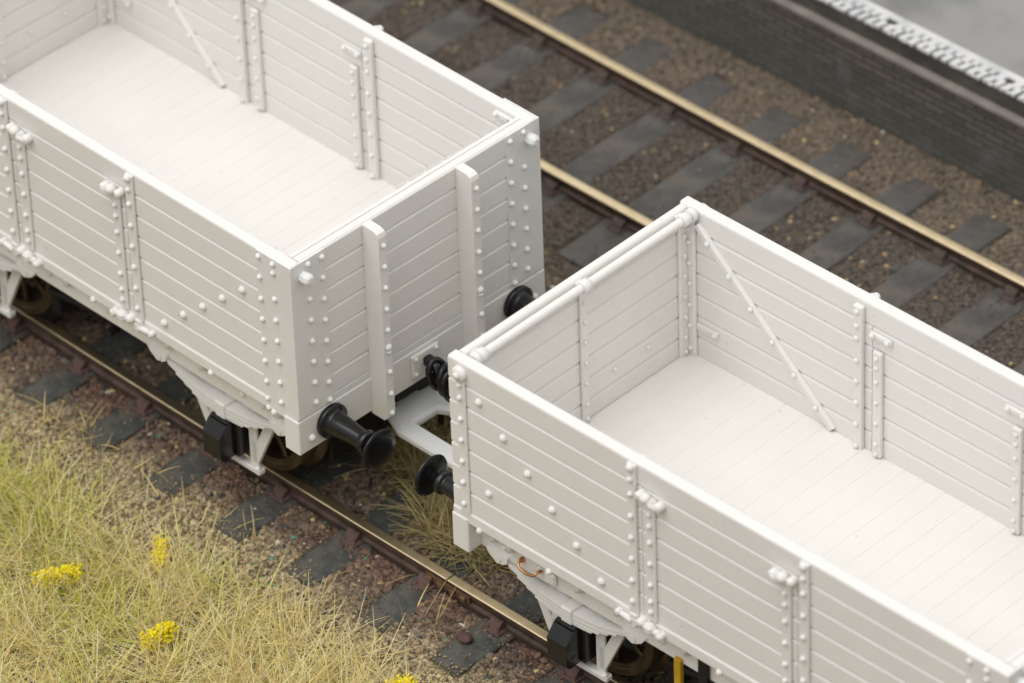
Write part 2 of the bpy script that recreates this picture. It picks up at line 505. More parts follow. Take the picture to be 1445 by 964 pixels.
CH = {}
def make_track(label, cy, ca, x_first, pitch, n, joint, smat, slw, xa, xb, seed):
    rd = random.Random(seed)
    t = thing("railway_track", label, "track", (0, 0, 0))
    for off in (-8.75, 8.75):
        spans = [(xa, xb)]
        if joint and off < 0: spans = [(xa, joint - .09), (joint + .09, xb)]
        for (p, q) in spans:
            r = rail_mesh(cy, ca, off, p, q, False).build("rail", RAILSIDE, t)
            rail_mesh(cy, ca, off, p, q, True).build("running_surface", RAILTOP, r)
        if joint and off < 0:
            x = joint; a = ca(x)
            for s in (-1, 1):
                b = MB()
                b.box(-2.9, 2.9, min(s * .18, s * .5), max(s * .18, s * .5), -1.5, -.62, .08)
                for xx in (-2.2, -.8, .8, 2.2):
                    b.box(xx - .36, xx + .36, min(s * .5, s * .82), max(s * .5, s * .82), -1.38, -.74, .1)
                f = b.build("fishplate", FISH, r)
                f.location = ((x - off * math.sin(a)) * S, (cy(x) + off * math.cos(a)) * S, 0)
                f.rotation_euler = (0, 0, a)
    for i in range(n):
        x = x_first + pitch * i + rd.uniform(-.2, .2)
        a = ca(x) + rd.uniform(-.02, .02)
        b = MB()
        e0 = -16.75 + rd.uniform(-.25, .25); e1 = 16.75 + rd.uniform(-.25, .25)
        # sawn baulk: slightly wavy top so that the edges are not ruler-straight
        segs = 9; prof_n = 6
        vs = []; fs = []
        for k in range(segs + 1):
            y = e0 + (e1 - e0) * k / segs
            hw = slw / 2 + rd.uniform(-.13, .13) - (.35 * rd.random() if k in (0, segs) else 0); zt = ZS + rd.uniform(-.05, .04) - (.12 if k in (0, segs) else 0)
            for (u, z) in ((-hw, -4), (hw, -4), (hw, zt - .14), (hw - .14, zt), (-hw + .14, zt), (-hw, zt - .14)):
                vs.append((u, y, z))
        for k in range(segs):
            for j in range(prof_n):
                j2 = (j + 1) % prof_n
                fs.append([k * prof_n + j, k * prof_n + j2, (k + 1) * prof_n + j2, (k + 1) * prof_n + j])
        fs.append(list(range(prof_n))); fs.append([segs * prof_n + j for j in range(prof_n)][::-1])
        b.add(vs, [f[::-1] for f in fs])
        s = b.build("sleeper", smat, t)
        s.location = (x * S, cy(x) * S, 0); s.rotation_euler = (0, 0, a)
        for off in (-8.75, 8.75):
            if CH.get(smat.name) is None:
                c = chair_mb(0, 1).build("rail_chair", CHAIR if smat is SLEEP else CHAIRF, s); CH[smat.name] = c.data
            else:
                c = bpy.data.objects.new("rail_chair", CH[smat.name]); COL.objects.link(c); c.parent = s
            c.location = (0, off * S, 0)
    return t

near_x = [-.1 + 9.7 * k for k in range(-8, 11)]
make_track("single track with bronze topped rails and a rail joint, under the two white wagons", near_y, near_a,
           -.1 - 9.7 * 8, 9.7, 19, 12.4, SLEEP, 4.0, -84, 110, 3)
make_track("empty track with golden topped rails between the wagons and the platform", far_y, far_a,
           -6.3 - 9.35 * 12, 9.35, 24, None, SLEEPF, 4.1, -125, 110, 4)

# ------------------------------------------------------------------ wagon
LA = 61.4
PZ = [16.6, 19.08, 21.57, 24.06, 26.53, 29.0, 31.45, 33.75]
T = 1.25
def build_wagon(wagon, L, XC, DD, EXTRA):
    O0 = (L / 2, W / 2, 0)
    mirY = lambda x, y, z: (x, W - y, z)
    mirX = lambda x, y, z: (L - x, y, z)

    def plank_profile(z0, z1, t, k0=0, k1=None):
        # (depth, z) outline of a stack of boards, chamfered along every board's upper edge on both faces
        zs = [z for z in PZ if z0 - .01 <= z <= z1 + .01]
        out = []; inn = []
        for a, b in zip(zs[:-1], zs[1:]):
            top = b >= H - .01
            out += [(0, a), (0, b - .36), (.29, b - .08 if not top else b)]
            inn += [(t, a), (t, b - .46), (t - .26, b - .07 if not top else b)]
            if not top:
                out += [(.29, b)]; inn += [(t - .26, b)]
        return out + inn[::-1]

    def part(name, m, fn, xf=None, flip=False, parent=None):
        b = MB(xf, flip); fn(b)
        return b.build(name, m, parent or wagon, O0)

    DX0, DX1 = 23.62 + DD, L - 23.62 - DD
    def side_wall(b):
        p = plank_profile(16.6, 31.45, T)
        b.prism(p, 'x', 0, DX0 - .03); b.prism(p, 'x', DX1 + .03, L)
        tp = [(0, 31.453), (0, 33.5), (.06, 33.66), (.2, H), (T - .2, H), (T - .06, 33.66), (T, 33.5), (T, 31.453)]
        b.prism(tp, 'x', 0, L)
        b.prism([(-.14, 15.3), (-.14, 16.36), (.02, 16.597), (T, 16.597), (T, 15.3)], 'x', .02, L - .02)
        for k in range(6):
            b.dome((3.77 + 2.938 * k, 0, 30.31 - 2.545 * k), (0, -1, 0), .42, .42)
        for k in range(1, 6):
            b.dome((L - 3.9 - 2.9 * k, 0, 30.2 - 2.5 * k), (0, -1, 0), .42, .42)
        b.dome((4.58, 0, 20.18), (0, -1, 0), .4, .4)
        for x in (3.3, 12.0, 32.8, L - 12.0, L - 21.0, L - 3.3):
            b.dome((x, -.05, 15.22), (0, -.8, -.3), .36, .42)
    def side_door(b):
        b.prism(plank_profile(16.6, 31.45, T), 'x', DX0 + .03, DX1 - .03)

    def rivets(b, x, zs, y=0.0, n=(0, -1, 0), r=.31, h=.36):
        for z in zs: b.dome((x, y, z), n, r, h)

    def outer_post(b):
        b = b.shifted(DD)
        b.box(22.12, 23.14, -.36, .02, 16.4, 33.55, .1)
        rivets(b, 22.63, [33.1, 31.9, 30.2, 27.7, 25.25, 22.8, 20.3, 17.9], -.36)
        b.dome((22.63, -.36, 33.2), (0, -1, .2), .42, .42)
        # the strap turns under the curb rail into a rounded foot
        b.rev((22.75, -.62, 15.55), (0, 1, 0), [(0, .45), (.12, .58), (.62, .58)], 14)
        b.box(22.2, 23.2, -.55, .0, 15.5, 16.6, .2)
        b.cyl((21.0, -.45, 15.75), (22.6, -.4, 15.6), .26, .36)
        b.rev((20.9, -.75, 15.72), (0, 1, 0), [(0, .22), (.1, .36), (.6, .36)], 8)
    def inner_post(b):
        b = b.shifted(DD)
        y = T
        b.box(21.72, 22.78, y - .02, y + .6, 16.0, 33.2, .12)
        rivets(b, 22.25, [32.6, 31.0, 29.6, 27.0, 24.6, 22.1, 19.6, 17.1], y + .6, (0, 1, 0), .3, .3)
    def door_strap(b):
        b = b.shifted(DD)
        b.box(24.22, 25.36, -.30, .02, 16.7, 30.3, .1)
        rivets(b, 24.8, [29.0, 27.7, 25.8, 23.35, 20.9, 19.0, 17.8], -.30, r=.3)
        y = T
        b.box(24.05, 25.05, y - .02, y + .5, 16.85, 28.95, .1)
        rivets(b, 24.55, [28.3, 27.2, 25.6, 23.2, 20.8, 18.4, 17.2], y + .5, (0, 1, 0), .27, .28)
    def door_latch(b):
        b = b.shifted(DD)
        # knuckle, pin and bolt of the door fastening
        b.box(24.3, 25.75, -1.05, .0, 30.35, 31.15, .28)
        b.rev((23.9, -.45, 30.9), (0, -1, 0), [(-.4, .42), (.35, .42), (.5, .22)], 10)
        b.dome((24.75, -.75, 31.1), (0, -.5, 1), .55, .5)
        b.rev((26.05, -.35, 30.55), (0, -1, 0), [(-.35, .5), (.35, .46), (.5, .2)], 10)
        b.cyl((25.3, -.95, 30.75), (26.3, -.5, 30.35), .32)
        y = T
        b.box(23.5, 26.1, y - .02, y + .35, 30.2, 30.95, .16)
        for xx in (23.9, 25.7): b.dome((xx, y + .35, 30.58), (0, 1, 0), .33, .33)
    def door_hinge(b):
        b = b.shifted(DD)
        b.box(24.15, 25.45, -1.0, .0, 15.4, 16.6, .35)
        b.cyl((23.7, -.5, 16.0), (26.0, -.5, 15.9), .36, n=10)
        b.rev((23.75, -.35, 16.15), (0, -1, 0), [(-.3, .48), (.45, .45), (.6, .2)], 10)
        b.rev((26.0, -.35, 15.75), (0, -1, 0), [(-.3, .45), (.45, .42), (.6, .2)], 10)

    for (xf, fl) in ((None, False), (mirY, True)):
        part("side_wall", PW, side_wall, xf, fl)
        dr = part("side_door", PW, side_door, xf, fl)
        for mx in (False, True):
            if xf and mx: g2, f2 = (lambda x, y, z: (L - x, W - y, z)), False
            elif xf: g2, f2 = mirY, True
            elif mx: g2, f2 = mirX, True
            else: g2, f2 = None, False
            part("door_post", PW, outer_post, g2, f2)
            part("inner_post", PW, inner_post, g2, f2)
            part("door_strap", PW, door_strap, g2, f2, dr)
            part("door_latch", PW, door_latch, g2, f2, dr)
            part("door_hinge", PW, door_hinge, g2, f2, dr)
            def brace(b):
                y = T
                p0 = np.array([2.3, y, 32.3]); p1 = np.array([19.0 + DD, y, 17.0])
                d = (p1 - p0) / np.linalg.norm(p1 - p0); n = np.array([-d[2], 0, d[0]])
                hw, th = .38, .45
                vs = []
                for p in (p0, p1):
                    for (s, q) in ((-1, 0), (1, 0), (.7, 1), (-.7, 1)):
                        vs.append(tuple(p + n * hw * s + np.array([0, th * q, 0])))
                b.add(vs, [[0, 1, 5, 4], [1, 2, 6, 5], [2, 3, 7, 6], [3, 0, 4, 7], [3, 2, 1, 0], [4, 5, 6, 7]])
                for f in (.09, .25, .41, .57, .73, .89):
                    p = p0 + (p1 - p0) * f + np.array([0, th, 0])
                    b.dome(p, (0, 1, 0), .3, .3)
            part("diagonal_brace", PW, brace, g2, f2)
        def corner_in(b):
            y = T
            b.box(.98, 2.05, y - .02, y + .42, 16.3, 33.0, .1)
            rivets(b, 1.5, [31.6, 30.0, 27.6, 25.2, 22.7, 20.3, 17.6], y + .42, (0, 1, 0), .27, .28)
            b.box(2.05, 4.75, y - .02, y + .3, 20.0, 20.75, .1)
            b.dome((4.4, y + .3, 20.4), (0, 1, 0), .28, .28)
        part("corner_strap", PW, corner_in, xf, fl)
        def corner_out(b):
            b.box(1.05, 2.2, -.26, .02, 16.4, 32.9, .1)
            rivets(b, 1.62, [31.35, 29.9, 27.45, 25.0, 22.55, 20.1, 17.6], -.26, r=.29)
            b.rev((1.6, .05, 32.55), (0, -1, 0), [(0, .78), (.45, .78), (.62, .6), (.64, .35), (.85, .33), (.92, .15)], 16)
        part("corner_strap", PW, corner_out, xf, fl)
        def sole(b):
            b.box(1.9, L - 1.9, 1.4, 2.6, 11.8, 15.297, .08)
            for x in (3.9, 6.0, 14.6, 19.4, 27.6, L - 14.6, L - 19.4, L - 27.6, L - 6.0, L - 3.9):
                b.tube([(x, 1.42, 14.6), (x, .95, 14.5), (x, .9, 13.7), (x, 1.42, 13.5)], .3, 8)
            for x in (5.0, 9.4, 10.9, 24.5, L - 24.5, L - 9.4, L - 5.0):
                b.dome((x, 1.4, 13.2), (0, -1, 0), .36, .38)
            b.box(10.2, 11.6, .95, 1.4, 12.4, 13.6, .2)
        part("solebar", PW, sole, xf, fl)

    def corner_plate(b):
        P = .13
        z0, z1 = 15.95, 33.7
        b.prism([(L - 4.45, -P), (L + P, -P), (L + P, 4.2), (L - .05, 4.2), (L - .05, .05), (L - 4.45, .05)], 'z', z0, z1)
        b.box(L - 4.4, L + .08, -.08, 4.15, z1, H + .0, .02) if False else None
        rivets(b, L - 4.05, [33.1, 30.7, 28.2, 25.8, 23.35, 20.9, 18.5, 16.5], -P)
        rivets(b, L - 2.15, [33.15, 32.15, 29.1, 26.65, 24.2, 21.8, 19.35, 17.0], -P)
        for z in (15.4, 14.3): b.dome((L - 4.0, -.1 if z > 15 else 1.4, z), (0, -1, 0), .33, .34)
        n = (1, 0, 0)
        for z in (33.15, 29.1, 26.65, 24.2, 21.8, 19.35, 17.0): b.dome((L + P, 2.05, z), n, .31, .36)
        for z in (33.0, 30.6, 28.15, 25.7, 23.25, 20.8, 18.4, 16.3): b.dome((L + P, 3.8, z), n, .31, .36)
    for (xf, fl) in ((None, False), (mirY, True)):
        part("corner_plate", PW, corner_plate, xf, fl)
        def pin(b):
            b.rev((L + .1, 1.35, 32.1), (1, 0, 0), [(0, .62), (.95, .62), (1.2, .38)], 8, False)
        part("door_pin", PN, pin, xf, fl)

    def end_wall(b):
        prof = [(L - d, z) for d, z in plank_profile(16.6, 31.45, T)]
        b.prism(prof, 'y', T + .005, W - T - .005)
        # top board with a thinner lining strip inside
        b.prism([(L, 31.453), (L, 33.55), (L - .2, H - .005), (L - .85, H - .005), (L - .88, 33.6), (L - 1.0, 33.6), (L - 1.03, H - .005), (L - 1.4, H - .005), (L - 1.5, 33.6), (L - 1.5, 31.453)], 'y', T + .005, W - T - .005)
    part("end_wall", PW, end_wall)
    def gusset(xf, fl):
        def f(b):
            b.box(L - 4.2, L - 1.5, T - .02, T + .4, 32.6, 33.3, .1)
            b.dome((L - 3.9, T + .4, 33.0), (0, 1, 0), .3, .3)
            b.box(L - 2.4, L - 1.4, T - .02, T + .4, 16.5, 33.2, .1)
        part("corner_strap", PW, f, xf, fl)
    gusset(None, False); gusset(mirY, True)

    def stanchion(yc):
        def f(b):
            b.prism([(L - .02, 33.7), (L + 1.5, 33.62), (L + 1.95, 33.4), (L + 2.1, 32.95), (L + 2.1, 11.9), (L + 1.7, 11.5), (L - .02, 11.5)], 'y', yc - .62, yc + .42)
            for z in (32.0, 29.55, 27.1, 24.6, 22.15, 19.6, 17.2, 14.6, 12.3):
                b.dome((L + 2.1, yc - .02, z), (1, 0, 0), .29, .34)
            b.dome((L + 2.1, yc - .02, 20.1), (1, 0, 0.2), .38, .36)
        return f
    for yc in (9.75, 21.8): part("end_stanchion", PW, stanchion(yc))
    for yc in (9.75, 21.8):
        def f2_(b, yc=yc):
            b.box(-1.2, .02, yc - .6, yc + .6, 11.5, 31.0, .15)
            for z in (29.5, 27.0, 24.5, 22.0, 19.5, 17.0): b.dome((-1.2, yc, z), (-1, 0, 0), .3, .3)
        part("end_stanchion", PW, f2_)

    def end_door(b):
        te = .9
        prof = [(d, z) for d, z in plank_profile(16.6, 31.45, te)]
        b.prism(prof, 'y', T + .005, W - T - .005)
        cc = [(.5 + .5 * math.cos(a), 33.22 + .5 * math.sin(a)) for a in np.linspace(0, math.pi, 9)]
        b.prism([(1.0, 31.453)] + cc + [(0, 31.453)], 'y', T + .005, W - T - .005, True)
        b.dome((te, 20.64, 20.42), (1, 0, 0), .3, .3); b.dome((te, 25.13, 20.42), (1, 0, 0), .3, .3)
        b.dome((te, 11.36, 20.42), (1, 0, 0), .3, .3); b.dome((te, 6.87, 20.42), (1, 0, 0), .3, .3)
    ed = part("end_door", PW, end_door)
    def dstr(y0, y1, z1):
        def f(b):
            b.box(.88, 1.28, y0, y1, 16.3, z1, .08)
            for z in (31.6, 30.9, 28.6, 26.2, 23.8, 21.4, 19.0, 17.3):
                if z < z1 - .4: b.dome((1.28, (y0 + y1) / 2, z), (1, 0, 0), .26, .27)
        return f
    part("end_strap", PW, dstr(15.98, 16.88, 31.9), parent=ed)
    part("end_strap", PW, dstr(29.28, 30.4, 32.0), parent=ed)
    part("end_strap", PW, dstr(1.6, 2.72, 32.0), parent=ed)
    def hbar(b):
        z = 33.3; x = 1.85
        b.cyl((x, 1.4, z), (x, 30.6, z), .42, n=16)
        for y in (2.4, 16.0, 29.4):
            b.rev((x, y - .5, z), (0, 1, 0), [(0, .48), (.08, .64), (.92, .64), (1.0, .48)], 16)
            b.box(.9, 1.9, y - .45, y + .45, 32.7, 33.5, .15)
        for y in (1.35, 30.0): b.rev((x, y, z), (0, 1, 0), [(0, .3), (.1, .68), (.6, .68), (.65, .5)], 14)
    part("hinge_bar", PW, hbar, parent=ed)

    def floor(b):
        z = 16.75; p = []
        x = T
        n = 26; st = (L - T - .9) / n
        x = .9
        for k in range(n):
            p += [(x + .045, z), (x + st - .045, z)]
            if k < n - 1: p += [(x + st, z - .055)]
            x += st
        b.prism(p + [(L - T, 15.6), (.9, 15.6)], 'y', T + .002, W - T - .002)
    part("floor", PW, floor)

    def headstock(b):
        b.box(L - 1.9, L + .12, -.28, W + .28, 11.8, 15.72, .1)
        b.box(L - 1.9, L + .02, .05, W - .05, 15.722, 16.5, .06)
        for y in (1.3, W - 1.3): b.dome((L + .12, y, 13.2), (1, 0, 0), .4, .42)
    part("headstock", PW, headstock); part("headstock", PW, headstock, mirX, True)
    def hookplate(b):
        b.box(L + .1, L + .42, 14.2, 17.75, 12.7, 15.3, .12)
        for y in (14.65, 17.3):
            for z in (13.1, 14.9): b.dome((L + .42, y, z), (1, 0, 0), .27, .28)
    part("drawhook_plate", PW, hookplate); part("drawhook_plate", PW, hookplate, mirX, True)
    def hook(b):
        c = 16.0
        pts = [(L + .3, c, 14.2), (L + 1.0, c, 14.25), (L + 1.7, c, 14.0), (L + 2.1, c, 13.4), (L + 2.5, c, 13.2), (L + 2.95, c, 13.5), (L + 3.0, c, 14.1), (L + 2.7, c, 14.7)]
        b.tube(pts, [.4, .48, .5, .5, .46, .42, .38, .28], 10)
        b.box(L + .4, L + 1.1, c - .5, c + .5, 13.7, 14.7, .15)
    def link(cx, cz, ang, tilt):
        def f(b):
            pts = []
            for k in range(20):
                a = 2 * math.pi * k / 20
                u = 1.45 * math.cos(a); v = .95 * math.sin(a)
                ca, sa = math.cos(ang), math.sin(ang); ct, stt = math.cos(tilt), math.sin(tilt)
                pts.append((cx + u * ca - v * stt * sa, 16.0 + v * ct, cz + u * sa + v * stt * ca))
            b.tube(pts, .34, 8, True)
        return f
    def coupling(fxf, fl):
        hk = part("draw_hook", BLK, hook, fxf, fl)
        for (cx, cz, ang, tilt) in ((L + 1.9, 13.2, -1.25, .15), (L + 2.9, 13.0, -1.5, -.25), (L + 3.9, 12.8, -1.3, .2), (L + 5.0, 12.9, -1.0, -.1)):
            part("chain_link", BLK, link(cx, cz, ang, tilt), fxf, fl, hk)
    coupling(None, False); coupling(mirX, True)

    def buffer_(yc, xf=None, fl=False):
        def sh(b):
            b.rev((L + .12, yc, 13.95), (1, 0, 0), [(0, 1.72), (.1, 1.8), (.5, 1.8), (.6, 1.68), (.62, 1.3), (1.0, 1.22), (4.4, .88), (4.6, .86), (4.62, 1.05), (4.75, 1.18), (5.2, 1.18), (5.35, 1.05), (5.4, .55), (6.35, .52)], 22)
            for a in (.8, 2.35, 3.9, 5.5): b.dome((L + .62, yc + 1.45 * math.cos(a), 13.95 + 1.45 * math.sin(a)), (1, 0, 0), .2, .2)
            b.box(L + .2, L + 4.0, yc - .12, yc + .12, 12.5, 13.4, .05)
        s = part("buffer", BLK, sh, xf, fl)
        def hd(b):
            b.rev((L + 6.3, yc, 13.95), (1, 0, 0), [(0, .5), (.12, .85), (.2, 1.75), (.28, 2.06), (.42, 2.14), (.52, 2.06), (.62, 1.4), (.66, .7), (.67, .05)], 36)
        part("buffer_head", BLK, hd, xf, fl, s)
    for yc in (3.7, 28.3):
        buffer_(yc); buffer_(yc, mirX, True)

    def coupler(b):
        z0, z1 = 7.2, 8.35
        poly = [(L - 5, 14.6), (L - 2.4, 14.6), (L - 2.2, 12.9), (L + .6, 11.7), (L + 9.4, 11.7), (L + 9.6, 12.0), (L + 9.6, 20.0), (L + 9.4, 20.3), (L + .6, 20.3), (L - 2.2, 19.1), (L - 2.4, 17.4), (L - 5, 17.4)]
        hole = [(L + 1.0, 13.7), (L + 8.3, 13.7), (L + 8.3, 18.3), (L + 2.2, 18.3), (L + 2.0, 17.2), (L + 1.0, 16.6)]
        # plate with a rectangular loop: quads round the hole
        c = .34
        def ring(z, inset, ho):
            cxm, cym = L + 2.0, 16.0
            return ([(x + (inset if x < cxm else -inset), y + (inset if y < cym else -inset), z) for x, y in poly],
                    [(x - (ho if x < L + 3 else -ho), y - (ho if y < 16 else -ho), z) for x, y in hole])
        levels = [ring(z0, c, c * .8), ring(z0 + c, 0, 0), ring(z1 - c, 0, 0), ring(z1, c, c * .8)]
        n, m = len(poly), len(hole)
        vs = []
        for o, h in levels: vs += o + h
        st = n + m; fs = []
        for k in range(3):
            for i in range(n):
                j = (i + 1) % n; fs.append([k * st + i, k * st + j, (k + 1) * st + j, (k + 1) * st + i])
            for i in range(m):
                j = (i + 1) % m; fs.append([k * st + n + j, k * st + n + i, (k + 1) * st + n + i, (k + 1) * st + n + j])
        def cap(base, up):
            O = lambda i: base + i
            Hh = lambda i: base + n + i
            q = [[O(3), O(4), Hh(1), Hh(0)], [O(4), O(5), O(6), O(7), Hh(2), Hh(1)], [O(7), O(8), Hh(3), Hh(2)], [O(8), O(9), Hh(4), Hh(3)], [O(9), O(10), O(11), Hh(5), Hh(4)], [O(11), O(0), Hh(5)], [O(0), O(1), O(2), Hh(0), Hh(5)], [O(2), O(3), Hh(0)]]
            return q if up else [f[::-1] for f in q]
        fs += cap(3 * st, True) + cap(0, False)
        b.add(vs, fs)
    part("loop_coupler", PN, coupler); part("loop_coupler", PN, coupler, mirX, True)

    def underframe_light_block(b):
        b.box(2.2, L - 2.2, 2.8, W - 2.8, 11.6, 15.55, .1)  # dark block added under the floor to keep light out
        b.box(L * .5 - 9, L * .5 + 9, 8, 24, 6.0, 11.6, .2)
        for xx in (XC, L - XC): b.box(xx - 6.2, xx + 6.2, 9.4, W - 9.4, 1.6, 11.6, .2)  # black blocks added between the wheels so the gap behind them stays unlit
        b.box(L - 8.0, L - 1.6, 13.8, 18.2, 8.9, 11.7, .2)
        b.box(.2, 8.0, 13.8, 18.2, 8.4, 11.7, .2)
        b.cyl((L / 2, 3, 8.2), (L / 2, W - 3, 8.2), .45)
        for s in (-1, 1):
            b.box(L / 2 + s * 11.4 - .7, L / 2 + s * 11.4 + .7, 5.8, 8.3, 3.0, 10.5, .2)
            b.tube([(L / 2, 5.2, 8.2), (L / 2 + s * 11.0, 5.2, 6.5)], .42, 8)
    part("underframe_light_block", DARK, underframe_light_block)

    XC = 12.7
    def axle_guard(b):
        y0, y1 = 2.62, 3.05
        for s in (-1, 1):
            b.box(XC + s * 2.75 - .55, XC + s * 2.75 + .55, y0, y1, 2.9, 12.1, .1)
            b.prism([(XC + s * 2.7, 4.0), (XC + s * 3.35, 4.0), (XC + s * 7.0, 11.95), (XC + s * 5.9, 11.95), (XC + s * 3.28, 6.5), (XC + s * 2.7, 6.5)], 'y', y0 + .004, y1 - .004)
        b.box(XC - 3.75, XC + 3.75, y0 - .3, y1 + .15, 2.75, 3.4, .12)
        for s in (-1, 1): b.dome((XC + s * 3.3, y0 - .05, 3.4), (0, 0, 1), .38, .3)
        b.box(XC - 2.9, XC + 2.9, y0, y1 + .5, 10.3, 12.1, .1)
    def axle_box(b):
        b.prism([(3.4, 4.5), (.35, 4.35), (-.05, 4.6), (-.15, 5.0), (-.2, 7.25), (.75, 8.45), (3.4, 8.75)], 'x', XC - 1.2, XC + 1.2)
        b.prism([(1.0, 8.45), (.8, 8.65), (2.4, 8.95), (3.3, 8.8)], 'x', XC - 1.15, XC + 1.15)
        b.box(XC - 1.75, XC + 1.75, 1.7, 3.6, 4.3, 8.9, .15)
        b.dome((XC + 1.2, .7, 5.6), (1, 0, 0), .25, .16)
    def leaf_spring(b):
        hl = [8.4, 7.3, 6.2, 5.1, 4.0, 3.0]
        th = .24
        def zc(d): return 10.15 + .027 * d * d
        for k, h in enumerate(hl):
            up = []; lo = []
            for t in np.linspace(-h, h, 17):
                up.append((XC + t, zc(t) - k * th + .02)); lo.append((XC + t, zc(t) - (k + 1) * th + .05))
            b.prism(up + lo[::-1], 'y', 1.25 + .03 * (k % 2), 2.75 - .03 * (k % 2))
        b.box(XC - .7, XC + .7, 1.1, 2.9, 8.65, 10.45, .15)
        for s in (-1, 1):
            b.prism([(XC + s * 7.2, 12.3), (XC + s * 7.3, 11.6), (XC + s * 7.9, 11.2), (XC + s * 8.7, 11.2), (XC + s * 9.5, 11.7), (XC + s * 9.9, 12.3)], 'y', 1.05, 2.8)
            b.cyl((XC + s * 8.4, .95, 11.6), (XC + s * 8.4, 2.8, 11.6), .4)
    def wheel_centre(b):
        yc = 6.0; r = 6.25
        # inner rim, hub and eight plain spokes
        n = 40
        for (ra, rb, ya, yb) in ((5.0, 5.42, .25, 2.5),):
            vs = []; fs = []
            for k in range(n):
                a = 2 * math.pi * k / n; c, s = math.cos(a), math.sin(a)
                vs += [(XC + ra * c, yc + ya, r + ra * s), (XC + rb * c, yc + ya - .1, r + rb * s), (XC + rb * c, yc + yb, r + rb * s), (XC + ra * c, yc + yb, r + ra * s)]
            for k in range(n):
                j = (k + 1) % n
                for q in range(4):
                    q2 = (q + 1) % 4
                    fs.append([k * 4 + q, j * 4 + q, j * 4 + q2, k * 4 + q2])
            b.add(vs, fs, False)
        b.rev((XC, yc, r), (0, 1, 0), [(0, 1.0), (.1, 1.25), (2.4, 1.3)], 18)
        for k in range(8):
            a = 2 * math.pi * k / 8 + .2
            b.cyl((XC + 1.1 * math.cos(a), yc + 1.0, r + 1.1 * math.sin(a)), (XC + 5.1 * math.cos(a), yc + .8, r + 5.1 * math.sin(a)), .36, .27, 8)
    def tyre_ring(b):
        # the tyre is an annulus: outer profile plus the open inside
        yc = 6.0; r = 6.25; n = 56
        prof = [(0.1, 5.4), (0, 5.5), (0, 6.1), (.15, 6.22), (2.0, 6.28), (2.25, 6.6), (2.45, 6.95), (2.75, 6.95), (2.85, 6.7), (2.85, 5.4)]
        m = len(prof); vs = []; fs = []
        for k in range(n):
            a = 2 * math.pi * k / n
            for (t, rr) in prof: vs.append((XC + rr * math.cos(a), yc + t, r + rr * math.sin(a)))
        for k in range(n):
            j = (k + 1) % n
            for q in range(m):
                q2 = (q + 1) % m
                fs.append([k * m + q, k * m + q2, j * m + q2, j * m + q])
        b.add(vs, fs, False)
    for (gx_, gf) in ((None, False), (mirX, True)):
        for (hy, hf_) in ((None, False), (mirY, True)):
            if gx_ and hy: q, fl = (lambda x, y, z: (L - x, W - y, z)), False
            elif gx_: q, fl = mirX, True
            elif hy: q, fl = mirY, True
            else: q, fl = None, False
            part("axle_guard", PW, axle_guard, q, fl)
            part("axle_box", BLK, axle_box, q, fl)
            part("leaf_spring", PW, leaf_spring, q, fl)
            wl = part("wheel", WHEEL, wheel_centre, q, fl)
            part("tyre", WHEEL, tyre_ring, q, fl, wl)
        part("axle", DARK, lambda b: b.cyl((XC, 3.0, 6.25), (XC, W - 3.0, 6.25), .55), gx_, gf)

    def lever_guard(b):
        b.box(26.2, 27.0, .95, 1.45, 4.0, 12.4, .05)
        b.box(26.1, 27.1, .95, 5.0, 3.6, 4.1, .05)
    if EXTRA: g_ = part("lever_guard", YEL, lever_guard)
    if EXTRA: g_["label"] = "yellow upright brake lever guard"
    def vhanger(b):
        b.box(29.2, 30.3, .85, 1.4, 7.0, 15.05, .08)
        b.prism([(29.3, 7.2), (30.2, 7.2), (33.6, 12.0), (32.4, 12.0)], 'y', 1.3, 1.7)
        b.tube([(29.7, 1.0, 7.6), (26.5, .9, 6.6), (20.5, .7, 5.0)], .35, 8)
    if EXTRA: part("brake_hanger", DARK, vhanger)
    def grab(b):
        b.tube([(7.25, 1.5, 13.15), (7.25, .8, 12.98), (7.33, .62, 12.82), (7.65, .55, 12.62), (8.4, .53, 12.5), (9.1, .55, 12.62), (9.42, .62, 12.82), (9.5, .8, 12.98), (9.5, 1.5, 13.15)], .135, 8)
        for x in (7.25, 9.5): b.cyl((x, 1.42, 13.13), (x, 1.1, 13.05), .27)
    if EXTRA: g_ = part("grab_handle", COP, grab)

front = thing("open_wagon", "white plastic wagon at lower right with copper grab handle and yellow lever guard showing", "wagon", group="white open wagons coupled on the near track")
build_wagon(front, 65.6, 12.7, 0.0, True)
rear = thing("open_wagon", "white plastic wagon at upper left, riveted end with two upright posts in view", "wagon", group="white open wagons coupled on the near track")
build_wagon(rear, LA, 12.6, -.87, False)

# pose: two wagons stand on the curve
ywB, ywA = 0.0101, -0.0134
def frameB(x, y): return (GAP + x * math.cos(ywB) - (y - 16) * math.sin(ywB), 16.3713 + x * math.sin(ywB) + (y - 16) * math.cos(ywB))
def frameA(x, y): return (x * math.cos(ywA) - (y - 16) * math.sin(ywA), 16 + x * math.sin(ywA) + (y - 16) * math.cos(ywA))
bx, by = frameB(L / 2, 16)
front.location = (bx * S, by * S, 0.022); front.rotation_euler = (0, 0, ywB)
ax_, ay_ = frameA(-LA / 2, 16)
rear.location = (ax_ * S, ay_ * S, 0.0); rear.rotation_euler = (0, 0, ywA)

# ------------------------------------------------------------------ ballast
def in_view(P, margin=0.18):
    q = (P - CAMPOS) @ RN
    u = FPX * q[:, 0] / -q[:, 2] / 722.5; v = FPX * q[:, 1] / -q[:, 2] / 482.0
    return (np.abs(u) < 1 + margin) & (np.abs(v) < 1 + margin)

